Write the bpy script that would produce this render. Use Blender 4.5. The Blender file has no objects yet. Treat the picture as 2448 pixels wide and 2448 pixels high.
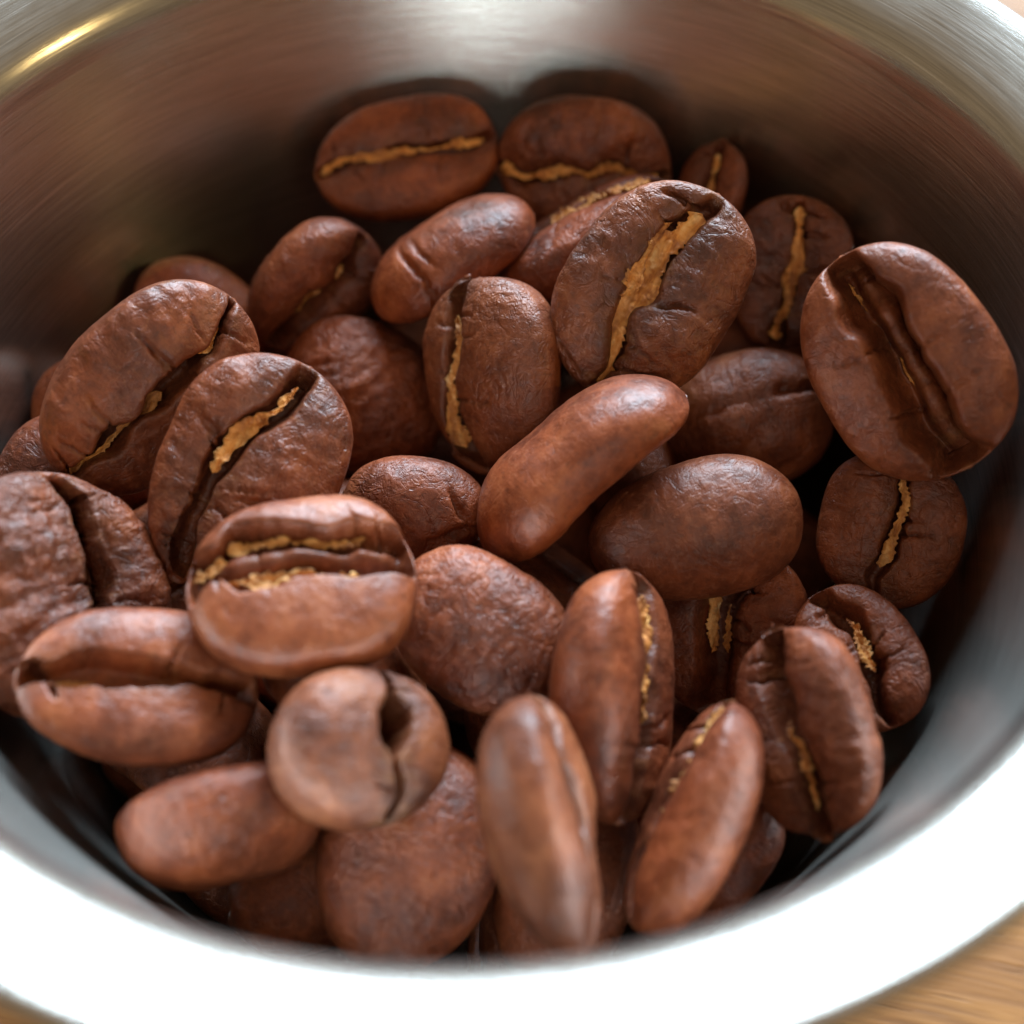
import bpy, math, numpy as np
from mathutils import Matrix, Vector

sc = bpy.context.scene
col = sc.collection
R = math.radians
U = 0.028                                   # inner radius of the steel cup, metres

# ------------------------------------------------------------------ camera
cam_d = bpy.data.cameras.new('camera'); cam = bpy.data.objects.new('camera', cam_d); col.objects.link(cam)
cam.location = (0.0, -1.503*U, 1.589*U)
cam.rotation_euler = (Matrix.Rotation(-.047, 3, 'Z') @ Matrix.Rotation(.615, 3, 'X') @ Matrix.Rotation(-.015, 3, 'Z')).to_euler()
cam_d.sensor_width = 36.0; cam_d.angle = R(40.0)
cam_d.clip_start = 0.002; cam_d.clip_end = 50.0
cam_d.dof.use_dof = True; cam_d.dof.focus_distance = 2.49*U; cam_d.dof.aperture_fstop = 21.0
sc.camera = cam

# ------------------------------------------------------------------ light
w = bpy.data.worlds.new('World'); sc.world = w; w.use_nodes = True
bg = w.node_tree.nodes['Background']; bg.inputs['Color'].default_value = (1.0, 0.74, 0.46, 1); bg.inputs['Strength'].default_value = 0.27

def area(name, loc, target, sx, sy, power, color, spread=180):
    d = bpy.data.lights.new(name, 'AREA'); d.shape = 'RECTANGLE'; d.size = sx; d.size_y = sy
    d.energy = power; d.color = color; d.spread = R(spread)
    o = bpy.data.objects.new(name, d); col.objects.link(o); o.location = loc
    o.rotation_euler = (Vector(target) - Vector(loc)).to_track_quat('-Z', 'Y').to_euler()
    return o
area('window_light', (0.34, 1.22, 0.86), (0, 0, 0), 1.25, 0.72, 104.0, (0.66, 0.84, 1.0))
area('room_light', (-0.06, -1.05, 1.05), (0, 0, 0), 0.40, 0.40, 2.6, (1.0, 0.95, 0.88))
area('lamp_light', (1.02, -0.37, 0.62), (0, 0, 0), 0.045, 0.045, 1.7, (1.0, 0.72, 0.30))

sc.view_settings.view_transform = 'Standard'; sc.view_settings.look = 'None'
sc.view_settings.exposure = 0.12; sc.view_settings.gamma = 1.0; sc.view_settings.use_curve_mapping = False
sc.render.engine = 'CYCLES'
sc.cycles.use_denoising = True
sc.cycles.max_bounces = 8; sc.cycles.diffuse_bounces = 4; sc.cycles.glossy_bounces = 6
sc.cycles.caustics_reflective = True; sc.cycles.blur_glossy = 0.3
sc.cycles.sample_clamp_indirect = 6.0

# ------------------------------------------------------------------ materials
class NT:
    def __init__(s, name):
        s.m = bpy.data.materials.new(name); s.m.use_nodes = True; s.t = s.m.node_tree
        s.b = s.t.nodes['Principled BSDF']
    def n(s, kind, **kw):
        o = s.t.nodes.new(kind)
        for k, v in kw.items(): setattr(o, k, v)
        return o
    def l(s, a, b): s.t.links.new(a, b)
    def math(s, op, a, b=None, clamp=False):
        o = s.n('ShaderNodeMath', operation=op, use_clamp=clamp)
        for i, v in enumerate((a, b)):
            if v is None: continue
            if isinstance(v, (int, float)): o.inputs[i].default_value = v
            else: s.l(v, o.inputs[i])
        return o.outputs[0]
    def noise(s, vec, scale, detail=3.0, rough=0.55, dist=0.0):
        o = s.n('ShaderNodeTexNoise'); s.l(vec, o.inputs['Vector'])
        o.inputs['Scale'].default_value = scale; o.inputs['Detail'].default_value = detail
        o.inputs['Roughness'].default_value = rough; o.inputs['Distortion'].default_value = dist
        return o.outputs['Fac']
    def ramp(s, fac, stops):
        o = s.n('ShaderNodeValToRGB'); s.l(fac, o.inputs['Fac']); e = o.color_ramp.elements
        while len(e) < len(stops): e.new(0.5)
        for i, (p, c) in enumerate(stops):
            e[i].position = p; e[i].color = (*c, 1) if len(c) == 3 else c
        return o.outputs['Color']
    def mix(s, fac, a, b, mode='MIX'):
        o = s.n('ShaderNodeMix', data_type='RGBA', blend_type=mode)
        for k, v in ((0, fac), (6, a), (7, b)):
            if isinstance(v, (int, float)): o.inputs[k].default_value = v
            elif isinstance(v, tuple): o.inputs[k].default_value = (*v, 1)
            else: s.l(v, o.inputs[k])
        return o.outputs[2]
    def bump(s, h, strength, dist, normal=None):
        o = s.n('ShaderNodeBump'); o.inputs['Strength'].default_value = strength; o.inputs['Distance'].default_value = dist
        s.l(h, o.inputs['Height'])
        if normal is not None: s.l(normal, o.inputs['Normal'])
        return o.outputs['Normal']

def mat_bean():
    t = NT('roasted_bean')
    tc = t.n('ShaderNodeTexCoord').outputs['Object']
    tone = t.n('ShaderNodeAttribute', attribute_type='OBJECT', attribute_name='tone').outputs['Fac']
    face = t.n('ShaderNodeAttribute', attribute_type='GEOMETRY', attribute_name='face').outputs['Fac']
    hue = t.n('ShaderNodeAttribute', attribute_type='OBJECT', attribute_name='hue').outputs['Fac']
    off = t.n('ShaderNodeVectorMath', operation='ADD'); t.l(tc, off.inputs[0])
    rnd = t.n('ShaderNodeObjectInfo').outputs['Random']
    cx = t.n('ShaderNodeCombineXYZ'); t.l(rnd, cx.inputs[0]); t.l(t.math('MULTIPLY', rnd, 7.3), cx.inputs[1])
    t.l(cx.outputs[0], off.inputs[1]); v = off.outputs[0]
    big = t.noise(v, 230, 3, 0.5, 0.4); mid = t.noise(v, 900, 5, 0.62, 0.3); fine = t.noise(v, 3000, 4, 0.65)
    mp = t.n('ShaderNodeMapping'); mp.inputs['Scale'].default_value = (1.0, 0.22, 0.22); t.l(v, mp.inputs['Vector'])
    fib = t.noise(mp.outputs[0], 3400, 4, 0.6, 0.6)
    a = t.math('ADD', t.math('MULTIPLY', big, 0.55), t.math('MULTIPLY', mid, 0.45))
    a = t.math('ADD', a, t.math('MULTIPLY', t.math('SUBTRACT', tone, 0.5), 0.35))
    c = t.ramp(a, [(0.32, (0.068, 0.0155, 0.0062)), (0.44, (0.140, 0.0330, 0.0110)), (0.54, (0.215, 0.0540, 0.0170)), (0.68, (0.330, 0.1000, 0.0330))])
    # thin remains of the silverskin and darker roast on the flat side
    fn = t.math('MULTIPLY', face, t.noise(v, 520, 4, 0.6, 0.5))
    c = t.mix(t.math('MULTIPLY', t.ramp(fn, [(0.30, (0, 0, 0)), (0.55, (1, 1, 1))]), 0.45), c, (0.062, 0.022, 0.012))
    fl = t.math('MULTIPLY', face, t.noise(mp.outputs[0], 1500, 4, 0.65, 0.8))
    c = t.mix(t.math('MULTIPLY', t.ramp(fl, [(0.52, (0, 0, 0)), (0.66, (1, 1, 1))]), 0.35), c, (0.30, 0.135, 0.052))
    # pale dusty freckles
    c = t.mix(t.math('MULTIPLY', t.ramp(fine, [(0.54, (0, 0, 0)), (0.70, (1, 1, 1))]), 0.34), c, (0.34, 0.135, 0.065))
    c = t.mix(t.math('MULTIPLY', t.ramp(fine, [(0.30, (1, 1, 1)), (0.46, (0, 0, 0))]), 0.50), c, (0.055, 0.017, 0.009))
    c = t.mix(1.0, c, t.mix(hue, (1.16, 0.93, 0.80), (0.90, 1.0, 1.12)), 'MULTIPLY')
    patch = t.ramp(t.noise(v, 150, 3, 0.55, 0.8), [(0.36, (1, 1, 1)), (0.52, (0, 0, 0))])
    c = t.mix(t.math('MULTIPLY', patch, 0.18), c, (0.088, 0.031, 0.0165))
    t.l(c, t.b.inputs['Base Color'])
    ro = t.math('ADD', 0.31, t.math('MULTIPLY', mid, 0.24)); t.l(ro, t.b.inputs['Roughness'])
    t.b.inputs['Specular IOR Level'].default_value = 0.40
    t.b.inputs['Sheen Weight'].default_value = 0.0; t.b.inputs['Sheen Roughness'].default_value = 0.4
    grain = t.n('ShaderNodeAttribute', attribute_type='OBJECT', attribute_name='grain').outputs['Fac']
    nrm = t.bump(mid, 0.40, 0.00028)
    nrm = t.bump(fib, 0.6, 0.00010, nrm)
    nrm = t.bump(fine, 1.0, 0.00008, nrm)
    def crease(sc_, w_):
        n_ = t.math('ABSOLUTE', t.math('SUBTRACT', t.noise(v, sc_, 3, 0.55, 0.9), 0.5))
        return t.ramp(n_, [(0.0, (0, 0, 0)), (w_, (1, 1, 1))])
    nrm = t.bump(crease(430, 0.03), 0.35, 0.00014, nrm)
    nrm = t.bump(crease(1100, 0.045), 0.35, 0.00010, nrm)
    t.l(nrm, t.b.inputs['Normal'])
    for nd in t.t.nodes:
        if nd.bl_idname == 'ShaderNodeBump': t.l(t.math('MULTIPLY', grain, nd.inputs['Strength'].default_value), nd.inputs['Strength'])
    return t.m

def mat_skin():
    t = NT('silverskin')
    tc = t.n('ShaderNodeTexCoord').outputs['Object']
    pale = t.n('ShaderNodeAttribute', attribute_type='OBJECT', attribute_name='pale').outputs['Fac']
    mp = t.n('ShaderNodeMapping'); mp.inputs['Scale'].default_value = (0.35, 1.0, 1.0); t.l(tc, mp.inputs['Vector'])
    a = t.noise(mp.outputs[0], 1500, 4, 0.6, 0.5)
    c1 = t.ramp(a, [(0.30, (0.22, 0.060, 0.014)), (0.43, (0.52, 0.175, 0.034)), (0.54, (0.74, 0.31, 0.072)), (0.68, (0.84, 0.46, 0.16))])
    c2 = t.ramp(a, [(0.30, (0.28, 0.11, 0.034)), (0.42, (0.52, 0.27, 0.085)), (0.55, (0.66, 0.40, 0.15)), (0.70, (0.78, 0.58, 0.31))])
    tint = t.ramp(t.noise(tc, 620, 3, 0.6, 0.4), [(0.40, (1, 1, 1)), (0.60, (0, 0, 0))])
    c1 = t.mix(t.math('MULTIPLY', tint, 0.5), c1, (0.23, 0.078, 0.022)); c2 = t.mix(t.math('MULTIPLY', tint, 0.5), c2, (0.34, 0.16, 0.055))
    edge = t.n('ShaderNodeAttribute', attribute_type='GEOMETRY', attribute_name='edge').outputs['Fac']
    cc = t.mix(t.math('MULTIPLY', t.ramp(edge, [(0.6, (0, 0, 0)), (1.2, (1, 1, 1))]), 0.55), t.mix(pale, c1, c2), (0.17, 0.055, 0.018))
    t.l(cc, t.b.inputs['Base Color'])
    t.b.inputs['Roughness'].default_value = 0.62
    t.b.inputs['Specular IOR Level'].default_value = 0.35
    t.l(t.bump(t.noise(mp.outputs[0], 4500, 3, 0.6), 0.45, 0.00008), t.b.inputs['Normal'])
    return t.m

def mat_steel(name, rough, aniso, smear):
    t = NT(name)
    tc = t.n('ShaderNodeTexCoord').outputs['Object']
    sp = t.n('ShaderNodeSeparateXYZ'); t.l(tc, sp.inputs[0])
    th = t.math('ARCTAN2', sp.outputs[0], sp.outputs[1])
    def coord(ft, fz):
        c = t.n('ShaderNodeCombineXYZ'); t.l(t.math('MULTIPLY', th, ft), c.inputs[0]); t.l(t.math('MULTIPLY', sp.outputs[2], fz), c.inputs[1])
        rr = t.math('POWER', t.math('ADD', t.math('POWER', sp.outputs[0], 2.0), t.math('POWER', sp.outputs[1], 2.0)), 0.5)
        t.l(t.math('MULTIPLY', rr, fz), c.inputs[2]); return c.outputs[0]
    brush = t.noise(coord(5.0, 9500), 1.0, 3, 0.65)
    brush2 = t.noise(coord(16.0, 5200), 1.0, 3, 0.6)
    smudge = t.noise(tc, 120, 4, 0.6, 0.6)
    t.b.inputs['Metallic'].default_value = 1.0
    base = t.ramp(brush, [(0.25, (0.36, 0.335, 0.295)), (0.5, (0.52, 0.490, 0.440)), (0.75, (0.63, 0.60, 0.55))])
    scr = t.ramp(t.noise(coord(1.6, 8200), 1.0, 2, 0.5), [(0.66, (0, 0, 0)), (0.71, (1, 1, 1))])
    base = t.mix(t.math('MULTIPLY', scr, 0.55), base, (0.86, 0.85, 0.83))
    # tiny dark pits and coffee dust stuck to the metal
    vo = t.n('ShaderNodeTexVoronoi'); t.l(tc, vo.inputs['Vector']); vo.inputs['Scale'].default_value = 260.0
    pick = t.n('ShaderNodeSeparateColor'); t.l(vo.outputs['Color'], pick.inputs[0])
    dot = t.math('MULTIPLY', t.math('LESS_THAN', vo.outputs['Distance'], 0.07), t.math('GREATER_THAN', pick.outputs[0], 0.86))
    base = t.mix(t.math('MULTIPLY', dot, 0.75), base, (0.10, 0.07, 0.05))
    t.l(base, t.b.inputs['Base Color'])
    r = t.math('ADD', rough, t.math('ADD', t.math('MULTIPLY', t.math('SUBTRACT', brush2, 0.5), 0.10), t.math('MULTIPLY', t.math('SUBTRACT', smudge, 0.5), 0.10)))
    t.l(r, t.b.inputs['Roughness'])
    nrm = t.bump(brush, 0.12, 0.00008)
    nrm = t.bump(brush2, 0.06, 0.0001, nrm)
    tg = t.n('ShaderNodeTangent', direction_type='RADIAL', axis='Z')
    # brushed lobe smeared across the brush lines, and a tighter lobe from the polish underneath
    p2 = t.n('ShaderNodeBsdfPrincipled'); p2.inputs['Metallic'].default_value = 1.0
    t.l(base, p2.inputs['Base Color'])
    t.l(t.math('ADD', t.math('MULTIPLY', r, 0.35), 0.25), p2.inputs['Roughness'])
    for p, an in ((t.b, aniso*.6), (p2, 0.92)):
        p.inputs['Anisotropic'].default_value = an; p.inputs['Anisotropic Rotation'].default_value = 0.25
        t.l(tg.outputs[0], p.inputs['Tangent']); t.l(nrm, p.inputs['Normal'])
    mx = t.n('ShaderNodeMixShader'); mx.inputs[0].default_value = smear
    t.l(t.b.outputs[0], mx.inputs[1]); t.l(p2.outputs[0], mx.inputs[2])
    t.l(mx.outputs[0], t.t.nodes['Material Output'].inputs['Surface'])
    return t.m

def mat_wood():
    t = NT('oiled_wood')
    tc = t.n('ShaderNodeTexCoord').outputs['Object']
    def grain(sx, scale, det, dist):
        mp = t.n('ShaderNodeMapping'); mp.inputs['Scale'].default_value = (sx, 1.0, 1.0); t.l(tc, mp.inputs['Vector'])
        return t.noise(mp.outputs[0], scale, det, 0.6, dist)
    g1 = grain(0.05, 170, 3, 0.5); g2 = grain(0.05, 2200, 4, 0.3)
    pore = grain(0.08, 1300, 2, 0.25); cr = grain(0.05, 520, 2, 0.8)
    c = t.ramp(g1, [(0.30, (0.24, 0.098, 0.026)), (0.5, (0.34, 0.150, 0.042)), (0.70, (0.42, 0.200, 0.060))])
    c = t.mix(t.math('MULTIPLY', t.ramp(g2, [(0.40, (1, 1, 1)), (0.56, (0, 0, 0))]), 0.6), c, (0.15, 0.058, 0.017))
    c = t.mix(t.math('MULTIPLY', t.ramp(pore, [(0.35, (1, 1, 1)), (0.40, (0, 0, 0))]), 0.8), c, (0.085, 0.033, 0.012))
    c = t.mix(t.math('MULTIPLY', t.ramp(cr, [(0.28, (1, 1, 1)), (0.32, (0, 0, 0))]), 0.85), c, (0.10, 0.035, 0.013))
    t.l(c, t.b.inputs['Base Color']); t.b.inputs['Roughness'].default_value = 0.58; t.b.inputs['Specular IOR Level'].default_value = 0.3
    nrm = t.bump(g2, 0.4, 0.00015)
    nrm = t.bump(t.ramp(pore, [(0.32, (0, 0, 0)), (0.40, (1, 1, 1))]), 0.6, 0.0002, nrm)
    t.l(nrm, t.b.inputs['Normal'])
    return t.m

BEAN, SKIN = mat_bean(), mat_skin()
STEEL = mat_steel('brushed_steel', 0.20, 0.72, 0.22)
RIM = mat_steel('brushed_steel_rim', 0.21, 0.55, 0.06)
WOOD = mat_wood()

# ------------------------------------------------------------------ mesh helpers
def mesh_obj(name, verts, faces, mat, parent=None, smooth=True):
    me = bpy.data.meshes.new(name)
    me.from_pydata([tuple(map(float, p)) for p in verts] if not isinstance(verts, np.ndarray) else verts.tolist(), [], faces if not isinstance(faces, np.ndarray) else faces.tolist())
    me.update()
    me.polygons.foreach_set('use_smooth', [smooth]*len(me.polygons))
    me.materials.append(mat)
    o = bpy.data.objects.new(name, me); col.objects.link(o)
    if parent is not None: o.parent = parent
    return o

def lathe(name, prof, mat, parent=None, n=288):
    pr = np.array(prof, float)*U; k = len(pr); a = np.arange(n)/n*2*np.pi
    V = np.stack([pr[None, :, 0]*np.cos(a)[:, None], pr[None, :, 0]*np.sin(a)[:, None], np.broadcast_to(pr[None, :, 1], (n, k))], -1).reshape(-1, 3)
    F = []
    for i in range(n):
        j = (i+1) % n
        for q in range(k-1): F.append((i*k+q, i*k+q+1, j*k+q+1, j*k+q))
    return mesh_obj(name, V, F, mat, parent)

# ------------------------------------------------------------------ table
TZ = -1.20*U
def tabletop():
    import bmesh
    bm = bmesh.new(); bmesh.ops.create_cube(bm, size=1.0)
    for v in bm.verts: v.co = Vector((v.co.x*0.9, v.co.y*0.7, v.co.z*0.024 - 0.012))
    bmesh.ops.bevel(bm, geom=bm.edges[:], offset=0.003, segments=2, affect='EDGES')
    me = bpy.data.meshes.new('tabletop'); bm.to_mesh(me); bm.free(); me.materials.append(WOOD)
    o = bpy.data.objects.new('tabletop', me); col.objects.link(o)
    o.location = (0.05, 0.05, TZ); o.rotation_euler.z = R(-17)
    o['kind'] = 'structure'; o['label'] = 'light brown wooden tabletop with fine open grain under the cup'
tabletop()

# ------------------------------------------------------------------ cup
cup = bpy.data.objects.new('steel_cup', None); col.objects.link(cup)
cup.location = (0, 0, TZ); cup.empty_display_size = 0.01
cup['label'] = 'round brushed stainless steel cup with flared lip holding roasted coffee beans'; cup['category'] = 'cup'
def up(p): return [(r, z + 1.20) for r, z in p]
TAP = 0.22                                  # the wall leans outward towards the lip
def rw(z): return 1.0 + TAP*min(z, 0.0)
ZB = -1.05; fr = 0.16; ang = math.atan(TAP)
zc = ZB + fr; rc = rw(zc) - fr/math.cos(ang) + 0.0
inner = [(0.002, ZB), (0.2, ZB), (0.4, ZB)] + [(rc+fr*math.sin(t), zc-fr*math.cos(t)) for t in np.linspace(0.0, math.pi/2-ang, 10)]
zt = zc - fr*math.cos(math.pi/2-ang)
inner += [(rw(z), z) for z in np.linspace(zt+.06, -0.06, 16)]
TH = 0.045
zo = -1.20 + 0.10
outer = [(rw(z)+TH, z) for z in np.linspace(-0.06, zo, 14)]
re0 = rw(zo)+TH
outer += [(re0-.10+.10*math.cos(t)-.02*t, zo-.10*math.sin(t)) for t in np.linspace(0.15, math.pi/2, 8)] + [(0.4, -1.2), (0.002, -1.2)]
lathe('inner_wall', up(inner), STEEL, cup)
lathe('outer_wall', up(outer), STEEL, cup)
lip = [(rw(-.06), -.06), (rw(-.05), -.05), (0.9915, -0.036), (0.9955, -0.022), (1.001, -0.009), (1.009, 0.003), (1.019, 0.013), (1.032, 0.022), (1.048, 0.031), (1.067, 0.041), (1.090, 0.051), (1.114, 0.061), (1.140, 0.070)]
cxr, czr, rr = 1.147, 0.050, 0.021
lip += [(cxr+rr*math.sin(t), czr+rr*math.cos(t)) for t in np.linspace(0.05, math.pi*1.0, 14)]
lip += [(1.115, 0.016), (1.078, 0.000), (1.052, -0.02), (rw(-.04)+TH, -0.04), (rw(-.06)+TH, -0.06)]
lathe('flared_lip', up(lip), RIM, cup)

# ------------------------------------------------------------------ coffee beans
def h3(ix, iy, iz, seed):
    h = (ix*374761393 + iy*668265263 + iz*2147483647 + seed*1274126177) & 0xFFFFFFFF
    h = ((h ^ (h >> 13))*1274126177) & 0xFFFFFFFF
    h = ((h ^ (h >> 16))*2246822519) & 0xFFFFFFFF
    return ((h ^ (h >> 15)) & 0xFFFF)/32767.5 - 1.0
def vnoise(p, seed):
    f = np.floor(p).astype(np.int64); t = p - f; t = t*t*t*(t*(t*6-15)+10)
    r = 0
    for dx in (0, 1):
        for dy in (0, 1):
            for dz in (0, 1):
                wgt = (t[..., 0] if dx else 1-t[..., 0])*(t[..., 1] if dy else 1-t[..., 1])*(t[..., 2] if dz else 1-t[..., 2])
                r = r + wgt*h3(f[..., 0]+dx, f[..., 1]+dy, f[..., 2]+dz, seed)
    return r
def fbm(p, seed, o=3, gain=.5):
    r = 0; a = 1.0
    for i in range(o): r = r + a*vnoise(p*(2.03**i)+17.3*i, seed+i*7); a *= gain
    return r
def ridge(p, seed, o=3):
    r = 0; a = 1.0
    for i in range(o): r = r + a*(1-2*np.abs(vnoise(p*(2.1**i)+9.7*i, seed+i*5))); a *= .5
    return r

DEF = dict(w=.26, g=1.2, v=.35, ov=0.0, wr=.5, bw=.35, curve=.10, wave=.06, chaff=None, pale=0.08, tone=.5, ridge=None, cracks=(), lobe=0.0, egg=.05, bend=0.0, lump=.15, rough=.0, off=0.0, pw=2.35, hole=None, htk=1.0, grain=.8, ge=4.0, hue=.4, hair=0)

def seam_y(s, f, b, seed):
    z = np.zeros_like(s)
    return b*(f['off'] + f['curve']*np.sin(s*2.6+seed % 5) + f['wave']*fbm(np.stack([s*3.2, z, z], -1), seed+31, 3))

def grid_normals(P, NA):
    dphi = np.roll(P, -1, 1) - np.roll(P, 1, 1)
    ds = np.empty_like(P); ds[1:-1] = P[2:]-P[:-2]; ds[0] = P[1]-P[0]; ds[-1] = P[-1]-P[-2]
    n = np.cross(dphi, ds); n /= np.linalg.norm(n, axis=-1, keepdims=True)+1e-12
    sg = np.sign((n*P).sum(-1).mean()); return n*sg

def bean(a, b, hb, ht, f, seed, NS, NA):
    """A bean in millimetres: long axis x, seam side +z."""
    s = -np.cos(np.linspace(0.035, math.pi-0.035, NS))
    t = (np.arange(NA)+.5)/NA*2*np.pi - np.pi
    phi = t - .74*np.sin(t)
    S, PH = np.meshgrid(s, phi, indexing='ij')
    r = np.clip(1-np.abs(S)**f['pw'], 0, 1)**(1/2.1)
    sy, cz = np.sin(PH), np.cos(PH)
    x = a*S
    y = b*r*np.sign(sy)*np.abs(sy)**.92*(1+f['egg']*S)
    top = cz > 0
    z = np.where(top, ht*r**.75*np.abs(cz)**.60, -hb*r**.95*np.abs(cz)**.95)
    yc = seam_y(S, f, b, seed)*(r**.5)
    d = y - yc
    mask = np.where(top, 1, 0)*np.clip((1-np.abs(S)**6)*1.6, 0, 1)
    wv = f['w']*(1+.45*vnoise(np.stack([S*4, S*0, S*0+3], -1), seed+3))
    wv = np.maximum(wv, .08); gd = f['g']*np.ones_like(S)
    if f['hole']:
        hs, hsw, hdw, hdg = f['hole']; e = np.exp(-((S-hs)/hsw)**4); wv = wv + hdw*e; gd = gd + hdg*e
    z = z + np.where(top, f['lobe']*np.tanh(d/(.35*b))*r, 0)
    valley = -f['v']*np.exp(-(d/(.30*b))**2)*mask
    groove = -gd*np.exp(-np.abs(d/wv)**f['ge'])*mask
    if f['ridge']:
        ra, rp, rw = f['ridge']
        groove += ra*np.exp(-np.abs((d-rp*wv)/(rw*wv))**2.5)*mask*np.clip(1.1-np.abs(S)**3*1.3, 0, 1)*(.85+.25*vnoise(np.stack([S*5, S*0+1, S*0], -1), seed+8))
    z = z + valley + groove
    # the + side lip leans over the seam
    if f['ov']:
        sg = np.sign(f['ov']); k = d*sg
        y = y - f['ov']*np.exp(-((k-1.2*wv)/(1.3*wv))**2)*(k > .4*wv)*mask*np.clip((k-.4*wv)/(.4*wv), 0, 1)
    P = np.stack([x, y, z], -1)
    # bend of the whole bean
    P[..., 2] += f['bend']*a*(1-S**2)
    q = P.copy()
    n = grid_normals(P, NA)
    side = np.clip(r*1.3, 0, 1)
    P += n*(1.7*f['lump']*fbm(q/5.4+seed*.37, seed+1, 2))[..., None]
    topw = np.clip(cz*2.2, 0, 1)*np.clip(np.abs(d)/(2.2*wv)-.5, 0, 1)
    backw = np.clip(-cz*2.0+.3, 0, 1)
    fl = fbm(np.stack([q[..., 0]/.75, q[..., 1]/2.6, q[..., 2]/2.6], -1)+fbm(q/1.5, seed+77, 2)[..., None]*.6, seed+11, 3)
    rd = ridge(np.stack([q[..., 0]/1.5, q[..., 1]/2.1, q[..., 2]/2.1], -1)+fbm(q/1.8, seed+70, 2)[..., None]*.7, seed+13, 3)
    P += n*(f['wr']*(.085*fl+.05*rd)*topw*side)[..., None]
    rb = ridge(q/1.25+fbm(q/1.2, seed+71, 2)[..., None]*.8, seed+17, 3)
    P += n*(f['bw']*(.08*rb+.05*fl)*backw*side)[..., None]
    P += n*(.016*(1+f['rough'])*fbm(q/.45, seed+19, 2)*side)[..., None]
    rc = np.random.default_rng(seed+99); hair = []
    for _ in range(f['hair']):
        sg = rc.choice((-1, 1)); x0 = rc.uniform(-.8, .8); off_ = math.degrees(math.asin(max(-.8, min(.8, f['off']))))
        hair.append((x0, off_+sg*3, x0+rc.uniform(-.12, .12), off_+sg*rc.uniform(16, 40), rc.uniform(.045, .075), rc.uniform(.18, .40)))
    for (x0, a0, x1, a1, cw, cd) in tuple(f['cracks'])+tuple(hair):          # along x, degrees round the bean (0 seam, 180 back)
        jx = .14*fbm(q/.7, seed+41, 2); mid_a = math.radians((a0+a1)/2)
        wa = (PH-mid_a+np.pi) % (2*np.pi)-np.pi
        Q = np.stack([x-x0*a+jx, (wa+mid_a-math.radians(a0))*b*.8+jx], -1)
        e = np.array([(x1-x0)*a, math.radians(a1-a0)*b*.8]); u = np.clip((Q@e)/(e@e), 0, 1)
        dist = np.linalg.norm(Q-u[..., None]*e, axis=-1)
        P -= n*(cd*np.exp(-(dist/cw)**2)*np.sin(np.pi*np.clip(u*.9+.05, 0, 1))**.5)[..., None]
    V = np.concatenate([P.reshape(-1, 3), [P[0].mean(0)+[-.012*a, 0, 0], P[-1].mean(0)+[.012*a, 0, 0]]])
    i, j = np.meshgrid(np.arange(NS-1), np.arange(NA), indexing='ij'); j2 = (j+1) % NA
    F = np.stack([i*NA+j, (i+1)*NA+j, (i+1)*NA+j2, i*NA+j2], -1).reshape(-1, 4).tolist()
    A, Bq = NS*NA, NS*NA+1
    for jj in range(NA):
        F.append((A, jj, (jj+1) % NA)); F.append((Bq, (NS-1)*NA+(jj+1) % NA, (NS-1)*NA+jj))
    face = np.concatenate([(np.clip(cz*2, 0, 1)*np.clip(1.15-np.abs(d)/(.85*b), 0, 1)).reshape(-1), [0, 0]])
    return V, F, face

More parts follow.
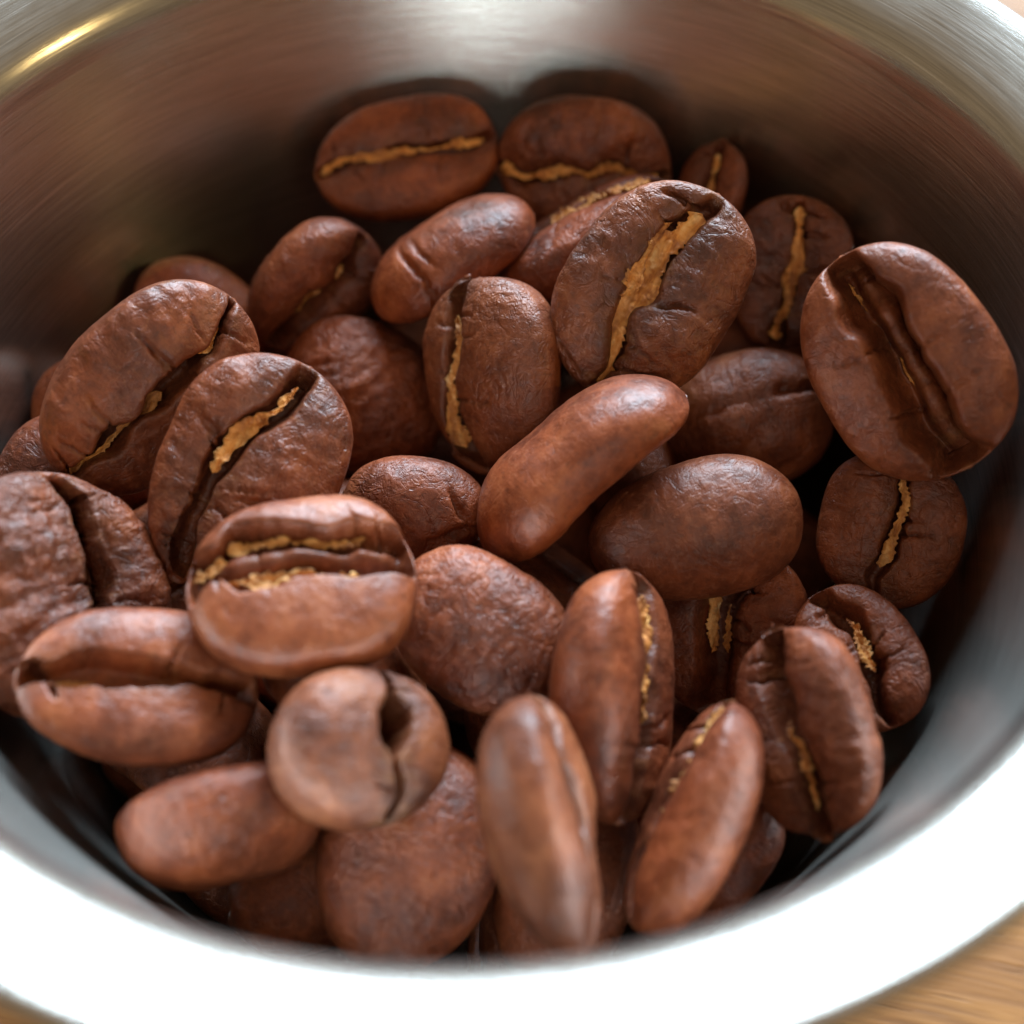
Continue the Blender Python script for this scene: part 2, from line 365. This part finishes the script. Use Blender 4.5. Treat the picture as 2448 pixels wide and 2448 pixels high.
def skin(a, b, ht, f, seed, ch):
    """The papery ribbon of silverskin left in the seam."""
    s0, s1, hw, fdepth, yo = (tuple(ch)+(0.0,))[:5]; hw *= .95; fdepth += .08; seed += int(s0*100)+int(yo*50)
    n, m = 120, 11
    s = np.linspace(s0, s1, n); c = np.linspace(-1, 1, m)
    r = np.clip(1-np.abs(s)**f['pw'], 0, 1)**(1/2.1)
    z0 = s*0
    yc = seam_y(s, f, b, seed)*(r**.5)
    rag = .30*fbm(np.stack([s*32, z0+9, z0], -1), seed+66, 2)
    wl = hw*np.clip(.78+.75*fbm(np.stack([s*3.2, z0, z0], -1), seed+51, 2)+rag, .12, 1.8)
    rag = .30*fbm(np.stack([s*32, z0+5, z0], -1), seed+68, 2)
    wr = hw*np.clip(.78+.75*fbm(np.stack([s*3.2, z0+4, z0], -1), seed+57, 2)+rag, .12, 1.8)
    tp = np.minimum(np.clip((s-s0)/.06, .05, 1), np.clip((s1-s)/.06, .05, 1))
    wl *= tp; wr *= tp; sd0 = seed-int(s0*100)-int(yo*50); yc = seam_y(s, f, b, sd0)*(r**.5) + yo
    Y = yc[:, None] + np.where(c[None] < 0, c[None]*wl[:, None], c[None]*wr[:, None])
    X = a*s[:, None] + np.zeros_like(Y)
    base = ht*r**.75 - f['v'] - f['g']*fdepth + f['bend']*a*(1-s**2)
    cr = fbm(np.stack([X*1.3, Y*3.2, Y*0], -1), seed+61, 4, .62)
    Z = base[:, None] + .30*np.abs(c[None])**1.5*hw*(.4+.6*np.abs(cr)) + .21*cr
    T = np.stack([X, Y, Z], -1); Bt = T.copy(); Bt[..., 2] -= .09+.05*np.abs(cr)
    V = np.concatenate([T.reshape(-1, 3), Bt.reshape(-1, 3)]); F = []
    o = n*m
    for i in range(n-1):
        for j in range(m-1):
            k = i*m+j
            F.append((k, k+m, k+m+1, k+1)); F.append((o+k, o+k+1, o+k+m+1, o+k+m))
        F.append((i*m, o+i*m, o+(i+1)*m, (i+1)*m)); F.append((i*m+m-1, (i+1)*m+m-1, o+(i+1)*m+m-1, o+i*m+m-1))
    F.append(tuple(range(m))+tuple(o+m-1-j for j in range(m)))
    q = (n-1)*m
    F.append(tuple(q+m-1-j for j in range(m))+tuple(o+q+j for j in range(m)))
    ed = np.broadcast_to(np.abs(c)[None], (n, m)).reshape(-1)*(.8+.4*cr.reshape(-1)); ed = np.concatenate([ed, ed])
    return V, F, ed

DEEP = {36, 37, 40, 41, 42, 43, 44, 45, 46, 48, 50, 51, 52, 53, 54, 32}
FEAT = {
 1: dict(w=.20, g=.9, v=.5, chaff=(-.92, .86, .34, .10), wr=.35, tone=.55, wave=.05),
 2: dict(w=.30, g=1.2, chaff=(-.93, .86, .36, .05), wr=.8, tone=.33, wave=.16, cracks=((.48, 14, .52, 32, .14, .6),)),
 3: dict(w=.22, chaff=(-.3, .75, .3, .1), tone=.4),
 4: dict(w=.5, chaff=(-.2, .85, .95, .0), tone=.4, wr=.5),
 5: dict(grain=.5, tone=.5, bw=.15, lump=.12, cracks=((-.66, 40, -.36, 100, .09, .30), (-.36, 100, -.44, 175, .13, .45), (-.20, 130, -.28, 175, .10, .25))),
 6: dict(w=.42, g=1.6, v=.6, chaff=(-.4, .5, .18, .3), tone=.35, wr=.4),
 7: dict(tone=.45),
 8: dict(hair=8, grain=.6, ge=6, w=.6, g=2.1, v=.12, ov=.5, chaff=((-.95, .05, .36, .40, -.25), (.48, .75, .3, .3, -.2)), pale=.35, wr=.9, tone=.54, lobe=.45, bw=.1, pw=2.6, lump=.1, cracks=((-.97, 5, -.85, 45, .1, .5),)),
 9: dict(hair=8, w=.45, g=1.9, ge=6, v=.4, off=.12, chaff=(-.12, .82, .42, .12), wr=.7, tone=.48, curve=.14, egg=.16, cracks=((-.2, -6, -.05, -35, .14, .4), (.1, 10, .25, 50, .2, .25))),
 10: dict(grain=1.2, bw=1.0, tone=.42, rough=3.2, lump=.3),
 11: dict(w=.4, g=1.4, off=.42, lobe=-.45, chaff=(-.72, .62, .5, .28), pale=.3, wr=.35, tone=.58, bw=.2, pw=2.8, curve=.05),
 12: dict(grain=.9, w=.55, g=1.2, v=.5, chaff=((-.92, .80, .72, .25), (-.3, .6, .45, .1, .55)), wr=.8, tone=.44, curve=.17, lump=.2, cracks=((-.05, -8, .1, -30, .11, .6), (-.75, -10, -.55, -40, .10, .6), (-.95, 10, -.8, 60, .10, .4), (.82, 8, .80, 50, .14, .7))),
 13: dict(w=.36, g=1.0, chaff=(-.85, .9, .42, .12), wr=.7, tone=.36, cracks=((.1, -10, .15, -36, .12, .4), (.8, 5, .95, 40, .14, .5))),
 14: dict(grain=.6, ge=6, w=1.05, g=3.0, v=.2, chaff=((-.8, -.5, .2, .75, -.55), (-.05, .22, .26, .75, -.3)), ridge=(1.7, .25, .40), wr=.25, tone=.62, bw=.1, curve=.06, pw=2.6, lump=.1),
 15: dict(bw=.5, tone=.52, lump=.25, cracks=((.45, -155, 1.0, -150, .15, 1.0), (-.7, -160, .5, -158, .22, .25), (-.4, 150, .3, 185, .2, .22), (-.3, 120, .6, 150, .2, .18))),
 16: dict(grain=0.3, bw=.12, tone=.5, bend=-.10, lump=.15, pw=2.9),
 17: dict(grain=0.5, bw=.25, tone=.4, lump=.2),
 18: dict(grain=.4, ge=7, w=1.1, g=2.2, v=.15, off=.22, ridge=(2.0, .12, .50), chaff=((-.62, .60, .34, .40, .95), (-.95, .50, .40, .45, -.78), (-.97, -.62, .6, .25, .1)), pale=.5, wr=.12, tone=.60, bw=.06, curve=.03, pw=2.7, lump=.08, wave=.03),
 19: dict(bw=.3, tone=.45, cracks=((.45, -140, .75, -172, .14, .5), (.3, 165, .9, 184, .14, .5))),
 20: dict(grain=1.0, bw=.7, tone=.5, rough=.6),
 21: dict(grain=0.5, w=.5, g=1.2, chaff=(-.2, .8, .5, .1), tone=.45, bw=.12),
 22: dict(w=.9, g=2.0, chaff=((-.3, .5, .3, .3, .35), (-.25, .3, .3, .35, -.4)), tone=.35, wr=1.0),
 23: dict(w=.26, g=1.0, chaff=(-.5, .8, .28, .1), pale=.3, tone=.45, wr=.4, curve=.14),
 24: dict(w=.45, g=1.6, chaff=(-.5, .3, .42, .1), tone=.4, curve=.18),
 25: dict(w=.4, g=1.4, v=.5, chaff=(-.1, .72, .3, .2), tone=.42, wr=.6, bw=.3),
 26: dict(grain=0.45, w=.4, g=1.2, chaff=(-.9, .9, .42, .15), pale=.35, tone=.5, bw=.15),
 27: dict(grain=0.45, w=.4, g=1.2, tone=.5, bw=.2),
 28: dict(htk=1.5, egg=0.0, grain=.8, ge=6, w=.16, g=1.1, v=.2, tone=.46, wr=.35, bw=.2, curve=.05, off=.30, hole=(-.15, .32, .50, 2.8), pw=2.05, lump=.08, hair=3),
 29: dict(grain=.5, ge=7, w=.55, g=1.5, v=.15, chaff=(-.86, -.35, .22, .75, -.3), pale=.6, tone=.54, wr=.2, bw=.12, curve=.03, lump=.12, cracks=((-.72, -4, -.66, -24, .10, .7), (-.92, 22, -.75, 2, .12, .8))),
 30: dict(w=.3, tone=.45, bw=.25),
 31: dict(grain=1.0, bw=.35, tone=.47, lump=.2),
 33: dict(w=.42, g=2.2, ge=6, v=.5, off=.38, wr=1.7, tone=.36, lump=.34, curve=.06, grain=1.2, hair=7, cracks=((.75, 10, .8, -40, .14, .6), (.2, 20, .5, -20, .10, .4), (-.5, -30, -.1, -50, .14, .35))),
 34: dict(tone=.4, bw=.4),
 37: dict(chaff=(-.4, .5, .3, .1)),
}
LABEL = {
 1: 'oval coffee bean with straight orange seam lying against the steel wall',
 2: 'dark coffee bean with wavy ragged seam leaning on the wall next to the straight-seamed one',
 3: 'small narrow coffee bean by the wall peeking out behind the widest ragged-seamed bean',
 4: 'slanted coffee bean on its side with gold silverskin showing along its top edge',
 5: 'smooth reddish coffee bean with a curved fold near its lower end',
 6: 'short dark coffee bean with a gaping seam, nearest the steel wall below the oval one',
 7: 'coffee bean mostly hidden behind the long bean with an overhanging lip',
 8: 'long coffee bean whose smooth half overhangs a narrow tan seam',
 9: 'curled coffee bean with bright orange seam and a tapering tail',
 10: 'reddish coffee bean with heavily wrinkled rounded back, no seam visible',
 11: 'upright coffee bean with glossy ridge and ragged tan seam on its edge',
 12: 'large broad coffee bean with wide ragged golden strip down its wrinkled face',
 13: 'coffee bean with a bright orange upright seam between two larger beans',
 14: 'largest coffee bean with a wide dark open seam propped on the steel wall',
 15: 'rounded coffee bean back with a short slit and shallow creases',
 16: 'long smooth kidney-shaped coffee bean lying aslant on top, seam hidden',
 17: 'smooth dark oval coffee bean lying back up under the kidney-shaped bean',
 18: 'plump coffee bean on top of the pile with pale flaky skin in a wide crease',
 19: 'small coffee bean back half covered by the plump flaky-creased bean',
 20: 'coffee bean with finely cracked rounded back beside the plump flaky-creased bean',
 21: 'tall coffee bean standing on edge, back bulging away from its orange seam',
 22: 'dark split coffee bean deep in the gap with broken skin in its crack',
 23: 'round coffee bean with a thin pale seam, shaded by the largest open-seamed bean',
 24: 'small coffee bean near the wall with a curled tan seam, partly covered',
 25: 'coffee bean standing by the wall with a dark seam ending in an orange fork',
 26: 'smooth coffee bean standing on its edge, tan strip along one side, near the lip',
 27: 'greyish brown coffee bean standing upright on edge with a flat pale ridge',
 28: 'stubby coffee bean pointing upward with a black hole in its seam',
 29: 'coffee bean with a long clean straight groove and a tiny pale flake in it',
 30: 'coffee bean on its side beneath the clean-grooved one, near the cup lip',
 31: 'broad coffee bean with a mottled rounded back under the stubby holed bean',
 33: 'wide wrinkled coffee bean with a black curved crack against the steel wall',
 34: 'small coffee bean back tucked between the wall and the overhanging-lipped bean',
 32: 'shaded coffee bean back low by the cup lip, beneath the bean on its side',
 36: 'coffee bean low by the lip, behind the edge-standing bean with the tan strip',
 40: 'shadowed coffee bean wedged between the two edge-standing beans near the lip',
 46: 'coffee bean in the dark gap beside the round thin-seamed bean',
 53: 'coffee bean under the overhanging half of the long bean, next to the wall',
 104: 'coffee bean low at the lip beside the broad mottled back',
 105: 'sliver of coffee bean in the gap behind the tan-stripped edge-standing bean',
 107: 'coffee bean in the dark gap under the lower end of the kidney-shaped bean',
 109: 'coffee bean in the shadow between the clean-grooved bean and the one on its side',
 118: 'coffee bean glimpsed under the finely cracked rounded back',
}
HUE = {1: .15, 2: .45, 3: .2, 4: .15, 5: .15, 6: .4, 7: .05, 8: .5, 9: .5, 10: .05, 11: .7, 12: .75, 13: .6, 14: .5, 15: .5, 16: .3, 17: .6, 18: .5, 19: .3, 20: .3, 21: .35, 22: .2, 23: .4, 24: .25, 25: .5, 26: .25, 27: .85, 28: .85, 29: .4, 30: .25, 31: .2, 32: .1, 33: .55, 34: .2, 36: .1}


# id: centre (mm), rotation matrix rows, half length, half width, back height, front height (mm)
BEANS = {
 1: ((-2.85, 21.8, -10.0), (-0.9659, -0.2384, 0.0444, -0.0905), (5.39, 3.56, 2.63, 1.49)),
 2: ((7.34, 20.72, -10.4), (0.8573, 0.5074, -0.0179, -0.085), (5.05, 3.94, 2.92, 1.65)),
 3: ((14.2, 17.25, -10.49), (-0.7826, 0.1201, 0.4155, -0.4477), (3.74, 2.32, 1.72, 0.97)),
 4: ((6.69, 14.74, -10.06), (0.9358, -0.2511, -0.2328, 0.0842), (5.55, 3.88, 2.87, 1.63)),
 5: ((-0.36, 13.89, -10.62), (0.1635, 0.9514, 0.1506, 0.2132), (5.1, 3.37, 2.49, 1.41)),
 6: ((-8.21, 14.13, -12.52), (0.6196, 0.6657, -0.0888, 0.4062), (4.18, 3.35, 2.48, 1.41)),
 7: ((-14.87, 14.59, -14.89), (0.3234, -0.8854, 0.2685, 0.1987), (4.11, 2.96, 2.19, 1.24)),
 8: ((-15.68, 4.01, -8.67), (-0.8144, -0.4332, 0.0015, -0.3861), (6.03, 3.98, 2.95, 1.67)),
 9: ((-10.92, -0.93, -9.52), (-0.8393, -0.2814, 0.1, -0.4544), (5.98, 4.31, 3.19, 1.81)),
 10: ((-5.74, 9.2, -16.52), (-0.3052, 0.7862, -0.5024, -0.1905), (4.7, 3.76, 2.78, 1.58)),
 11: ((1.24, 6.25, -11.41), (-0.6827, -0.0829, 0.4048, -0.6027), (5.16, 3.72, 2.75, 1.56)),
 12: ((9.51, 7.81, -7.46), (0.8421, 0.3078, -0.2184, 0.3853), (5.73, 4.47, 3.31, 1.88)),
 13: ((18.09, 12.35, -11.49), (0.7406, 0.1861, -0.3453, 0.5455), (4.17, 3.25, 2.4, 1.36)),
 14: ((21.04, 1.57, -6.59), (0.745, 0.4198, 0.0154, -0.5182), (5.89, 4.35, 3.22, 1.83)),
 15: ((15.21, 6.05, -16.23), (-0.3998, 0.9082, 0.052, 0.1127), (4.39, 3.87, 2.86, 1.62)),
 16: ((5.64, -0.8, -11.04), (0.3237, 0.8907, 0.1461, 0.2838), (6.28, 3.77, 2.79, 1.58)),
 17: ((10.87, -3.3, -12.69), (-0.305, 0.9478, 0.0277, 0.0889), (5.21, 3.23, 2.39, 1.36)),
 18: ((-7.76, -8.16, -8.36), (-0.9972, -0.0254, -0.0352, -0.0606), (5.04, 4.23, 3.13, 1.78)),
 19: ((-3.07, -0.49, -13.94), (0.4198, -0.8979, 0.1252, 0.0441), (3.71, 2.97, 2.2, 1.25)),
 20: ((-0.03, -8.31, -12.92), (0.2474, -0.909, 0.3235, 0.0882), (4.57, 3.47, 2.57, 1.46)),
 21: ((6.25, -12.39, -12.6), (-0.5383, -0.5057, -0.1771, -0.6505), (5.79, 3.94, 2.91, 1.65)),
 22: ((12.51, -6.67, -17.07), (-0.8052, -0.0751, 0.2748, -0.5201), (4.42, 3.76, 2.78, 1.58)),
 23: ((20.74, -3.29, -13.78), (0.7585, 0.1336, -0.2884, 0.5689), (3.86, 3.55, 2.63, 1.49)),
 24: ((17.98, -9.96, -14.61), (0.8192, 0.1419, 0.0092, -0.5556), (3.68, 2.87, 2.13, 1.21)),
 25: ((14.16, -14.65, -12.5), (0.5924, 0.4532, -0.157, -0.6473), (4.81, 3.56, 2.64, 1.5)),
 26: ((8.63, -17.89, -13.3), (0.7494, -0.4074, -0.429, 0.2973), (5.38, 3.33, 2.47, 1.4)),
 27: ((2.54, -19.22, -10.02), (-0.4321, -0.4966, -0.3364, -0.6735), (5.34, 3.53, 2.61, 1.48)),
 28: ((-5.45, -15.32, -10.3), (-0.7267, 0.0645, -0.2269, 0.6451), (3.38, 3.85, 2.85, 1.62)),
 29: ((-15.17, -11.8, -10.23), (-0.9895, -0.0529, -0.1342, 0.0062), (5.14, 3.5, 2.59, 1.47)),
 30: ((-11.97, -16.09, -14.4), (0.7962, -0.5934, -0.021, 0.1163), (4.48, 4.26, 3.15, 1.79)),
 31: ((-3.95, -17.37, -17.18), (-0.1844, 0.7894, 0.5805, 0.077), (5.11, 4.19, 3.1, 1.76)),
 32: ((-8.6, -17.37, -20.51), (0.1842, -0.9629, -0.1953, 0.0294), (4.18, 3.01, 2.23, 1.26)),
 33: ((-19.58, -6.33, -10.62), (0.7874, 0.0398, 0.3464, -0.5084), (5.42, 4.77, 3.53, 2.0)),
 34: ((-21.64, 2.27, -13.3), (-0.3442, 0.7934, 0.5007, 0.0374), (3.54, 2.83, 2.09, 1.19)),
 36: ((10.18, -17.89, -18.5), (-0.1253, 0.9134, 0.3572, 0.1499), (3.93, 2.75, 2.04, 1.16)),
 37: ((-15.72, -7.82, -25.63), (0.9856, 0.0265, 0.155, -0.0615), (4.96, 3.47, 2.57, 1.46)),
 40: ((3.26, -18.26, -19.27), (-0.1324, 0.7733, 0.6103, 0.1096), (4.91, 3.43, 2.54, 1.44)),
 41: ((9.43, 13.23, -25.62), (-0.3506, 0.9246, 0.1386, 0.055), (5.79, 4.05, 3.0, 1.7)),
 44: ((8.69, 18.48, -18.38), (-0.3579, 0.8884, -0.2831, -0.0505), (6.13, 4.29, 3.17, 1.8)),
 46: ((15.49, 11.0, -20.17), (-0.198, 0.8067, 0.4858, 0.272), (5.86, 4.1, 3.04, 1.72)),
 50: ((-11.94, -15.04, -23.8), (0.135, -0.9439, 0.2659, 0.1419), (4.48, 3.13, 2.32, 1.32)),
 51: ((-9.71, -12.17, -26.96), (-0.2004, 0.9252, 0.3218, -0.0176), (4.57, 3.2, 2.37, 1.34)),
 52: ((14.97, -12.67, -20.02), (-0.1854, 0.9669, 0.1204, 0.1277), (4.39, 3.07, 2.27, 1.29)),
 53: ((-19.08, 6.8, -15.4), (-0.2449, 0.8913, -0.3125, -0.2189), (4.88, 3.41, 2.53, 1.43)),
 54: ((-6.89, 1.62, -19.46), (-0.2532, 0.9654, 0.0615, -0.0011), (4.74, 3.32, 2.45, 1.39)),
 48: ((16.6, 4.12, -26.56), (-0.2419, 0.9467, -0.2116, 0.0195), (5.18, 3.63, 2.69, 1.52)),
 100: ((-16.51, 3.54, -26.57), (-0.1294, -0.8183, 0.5531, 0.0881), (6.01, 4.32, 3.46, 1.82)),
 101: ((10.87, -2.29, -23.81), (-0.7382, -0.3923, -0.5266, -0.1544), (5.73, 4.12, 3.3, 1.73)),
 102: ((-10.4, -5.28, -23.44), (-0.1498, 0.2071, 0.7222, -0.6427), (5.85, 4.22, 3.37, 1.77)),
 103: ((-9.92, 15.01, -21.48), (-0.4689, 0.1367, -0.6849, -0.5406), (5.59, 4.02, 3.22, 1.69)),
 104: ((-4.71, -13.96, -24.8), (0.4024, -0.4644, -0.7451, 0.2594), (5.73, 4.12, 3.3, 1.73)),
 105: ((11.93, -10.14, -24.99), (-0.5498, -0.8263, 0.0868, 0.0866), (5.67, 4.09, 3.27, 1.72)),
 106: ((-1.86, 11.97, -24.84), (-0.9325, 0.3379, -0.0229, 0.125), (6.0, 4.32, 3.46, 1.82)),
 107: ((2.74, -1.32, -18.9), (0.4185, 0.1116, 0.4166, 0.7993), (5.97, 4.3, 3.44, 1.81)),
 108: ((-3.82, -3.28, -24.88), (-0.5256, -0.7855, 0.2511, 0.2091), (5.75, 4.14, 3.31, 1.74)),
 109: ((-14.91, -9.47, -20.52), (0.0527, -0.3788, -0.8696, 0.3124), (5.81, 4.18, 3.34, 1.76)),
 110: ((-7.32, 6.75, -24.81), (-0.4397, -0.249, -0.3927, -0.7684), (5.74, 4.13, 3.31, 1.74)),
 111: ((-16.84, -0.73, -18.68), (-0.8052, -0.5042, -0.1208, -0.2879), (5.67, 4.08, 3.27, 1.72)),
 112: ((1.08, -16.48, -24.65), (0.622, -0.5093, -0.3741, 0.4623), (5.81, 4.19, 3.35, 1.76)),
 113: ((-0.31, 18.47, -24.54), (-0.7202, 0.6919, -0.0322, 0.0405), (5.88, 4.23, 3.39, 1.78)),
 114: ((8.75, -14.16, -23.36), (0.157, -0.5791, -0.432, -0.6734), (5.66, 4.07, 3.26, 1.71)),
 115: ((9.88, 6.41, -20.73), (-0.54, -0.3415, -0.5759, -0.5099), (5.59, 4.02, 3.22, 1.69)),
 116: ((-16.26, 9.38, -19.89), (0.0326, 0.3225, -0.2929, 0.8995), (5.98, 4.31, 3.44, 1.81)),
 117: ((-6.85, -8.05, -16.66), (-0.4129, -0.5085, 0.7549, 0.0326), (5.9, 4.25, 3.4, 1.78)),
 118: ((3.16, -8.31, -20.63), (0.4749, -0.4993, 0.3833, 0.615), (5.95, 4.28, 3.43, 1.8)),
 119: ((2.56, 3.73, -25.98), (-0.0222, -0.9548, -0.2876, -0.0712), (6.02, 4.33, 3.47, 1.82)),
}


def build_bean(k):
    loc, q, dims = BEANS[k]
    f = dict(DEF); f.update(FEAT.get(k, {}))
    if f['chaff'] and not f['hair']: f['hair'] = 5
    low = k >= 100 or k in DEEP
    NS, NA = (64, 72) if low else (128, 150)
    a, b, hb, ht = dims; ht *= f['htk']
    V, F, face = bean(a, b, hb, ht, f, k*13+5, NS, NA)
    chs = f['chaff'] or ()
    if chs and not isinstance(chs[0], tuple): chs = (chs,)
    if chs:
        root = bpy.data.objects.new('coffee_bean', None); col.objects.link(root); root.empty_display_size = .003
        o = mesh_obj('bean_body', V*.001, F, BEAN, root)
    else:
        root = o = mesh_obj('coffee_bean', V*.001, F, BEAN)
    at = o.data.attributes.new('face', 'FLOAT', 'POINT'); at.data.foreach_set('value', face.astype(np.float32))
    root.rotation_mode = 'QUATERNION'; root.rotation_quaternion = q; root.location = [c*.001 for c in loc]
    o['tone'] = float(f['tone']); o['grain'] = float(f['grain']); o['hue'] = HUE.get(k, .3)
    root['category'] = 'coffee bean'
    root['label'] = LABEL.get(k, 'brown roasted coffee bean buried in the bottom layer of the cup')
    root['group'] = 'coffee beans in the steel cup' if k in LABEL else 'coffee beans buried in the bottom layer'
    for ch in chs:
        V, F, ed = skin(a, b, ht, f, k*13+5, ch)
        c = mesh_obj('silverskin', V*.001, F, SKIN, root); c.data.attributes.new('edge', 'FLOAT', 'POINT').data.foreach_set('value', ed.astype(np.float32)); c['pale'] = float(f['pale'])
for k in BEANS: build_bean(k)

# ------------------------------------------------------------------ loose flakes of chaff on the steel
def flake(az, z, size, turn, label):
    rng = np.random.default_rng(int(az*7)+3); n = 11
    t = np.arange(n)/n*2*np.pi; rad = size*(.55+.45*rng.random(n))
    top = np.stack([rad*np.cos(t)*1.7, rad*np.sin(t)*.7, .00006+.00012*rng.random(n)], -1); bot = top-[0, 0, .00005]
    V = np.concatenate([top, bot, [[0, 0, .00016]], [[0, 0, .0001]]])
    F = [(i, (i+1) % n, 2*n) for i in range(n)] + [(n+(i+1) % n, n+i, 2*n+1) for i in range(n)] + [(i, n+i, n+(i+1) % n, (i+1) % n) for i in range(n)]
    o = mesh_obj('chaff_flake', V, F, SKIN); o['pale'] = 1.0
    a = R(az); nrm = Vector((-math.cos(a), -math.sin(a), TAP)).normalized(); tan = Vector((-math.sin(a), math.cos(a), 0))
    m = Matrix((tan, nrm.cross(tan), nrm)).transposed() @ Matrix.Rotation(turn, 3, 'Z')
    r_ = rw(z)*U
    o.rotation_euler = m.to_euler(); o.location = Vector((r_*math.cos(a), r_*math.sin(a), z*U))+nrm*.00004
    o['label'] = label; o['category'] = 'chaff flake'; o['group'] = 'chaff flakes stuck to the steel wall'
flake(214, -.30, .00042, .4, 'tiny pale chaff flake low on the cup wall beside the bean with the clean groove')
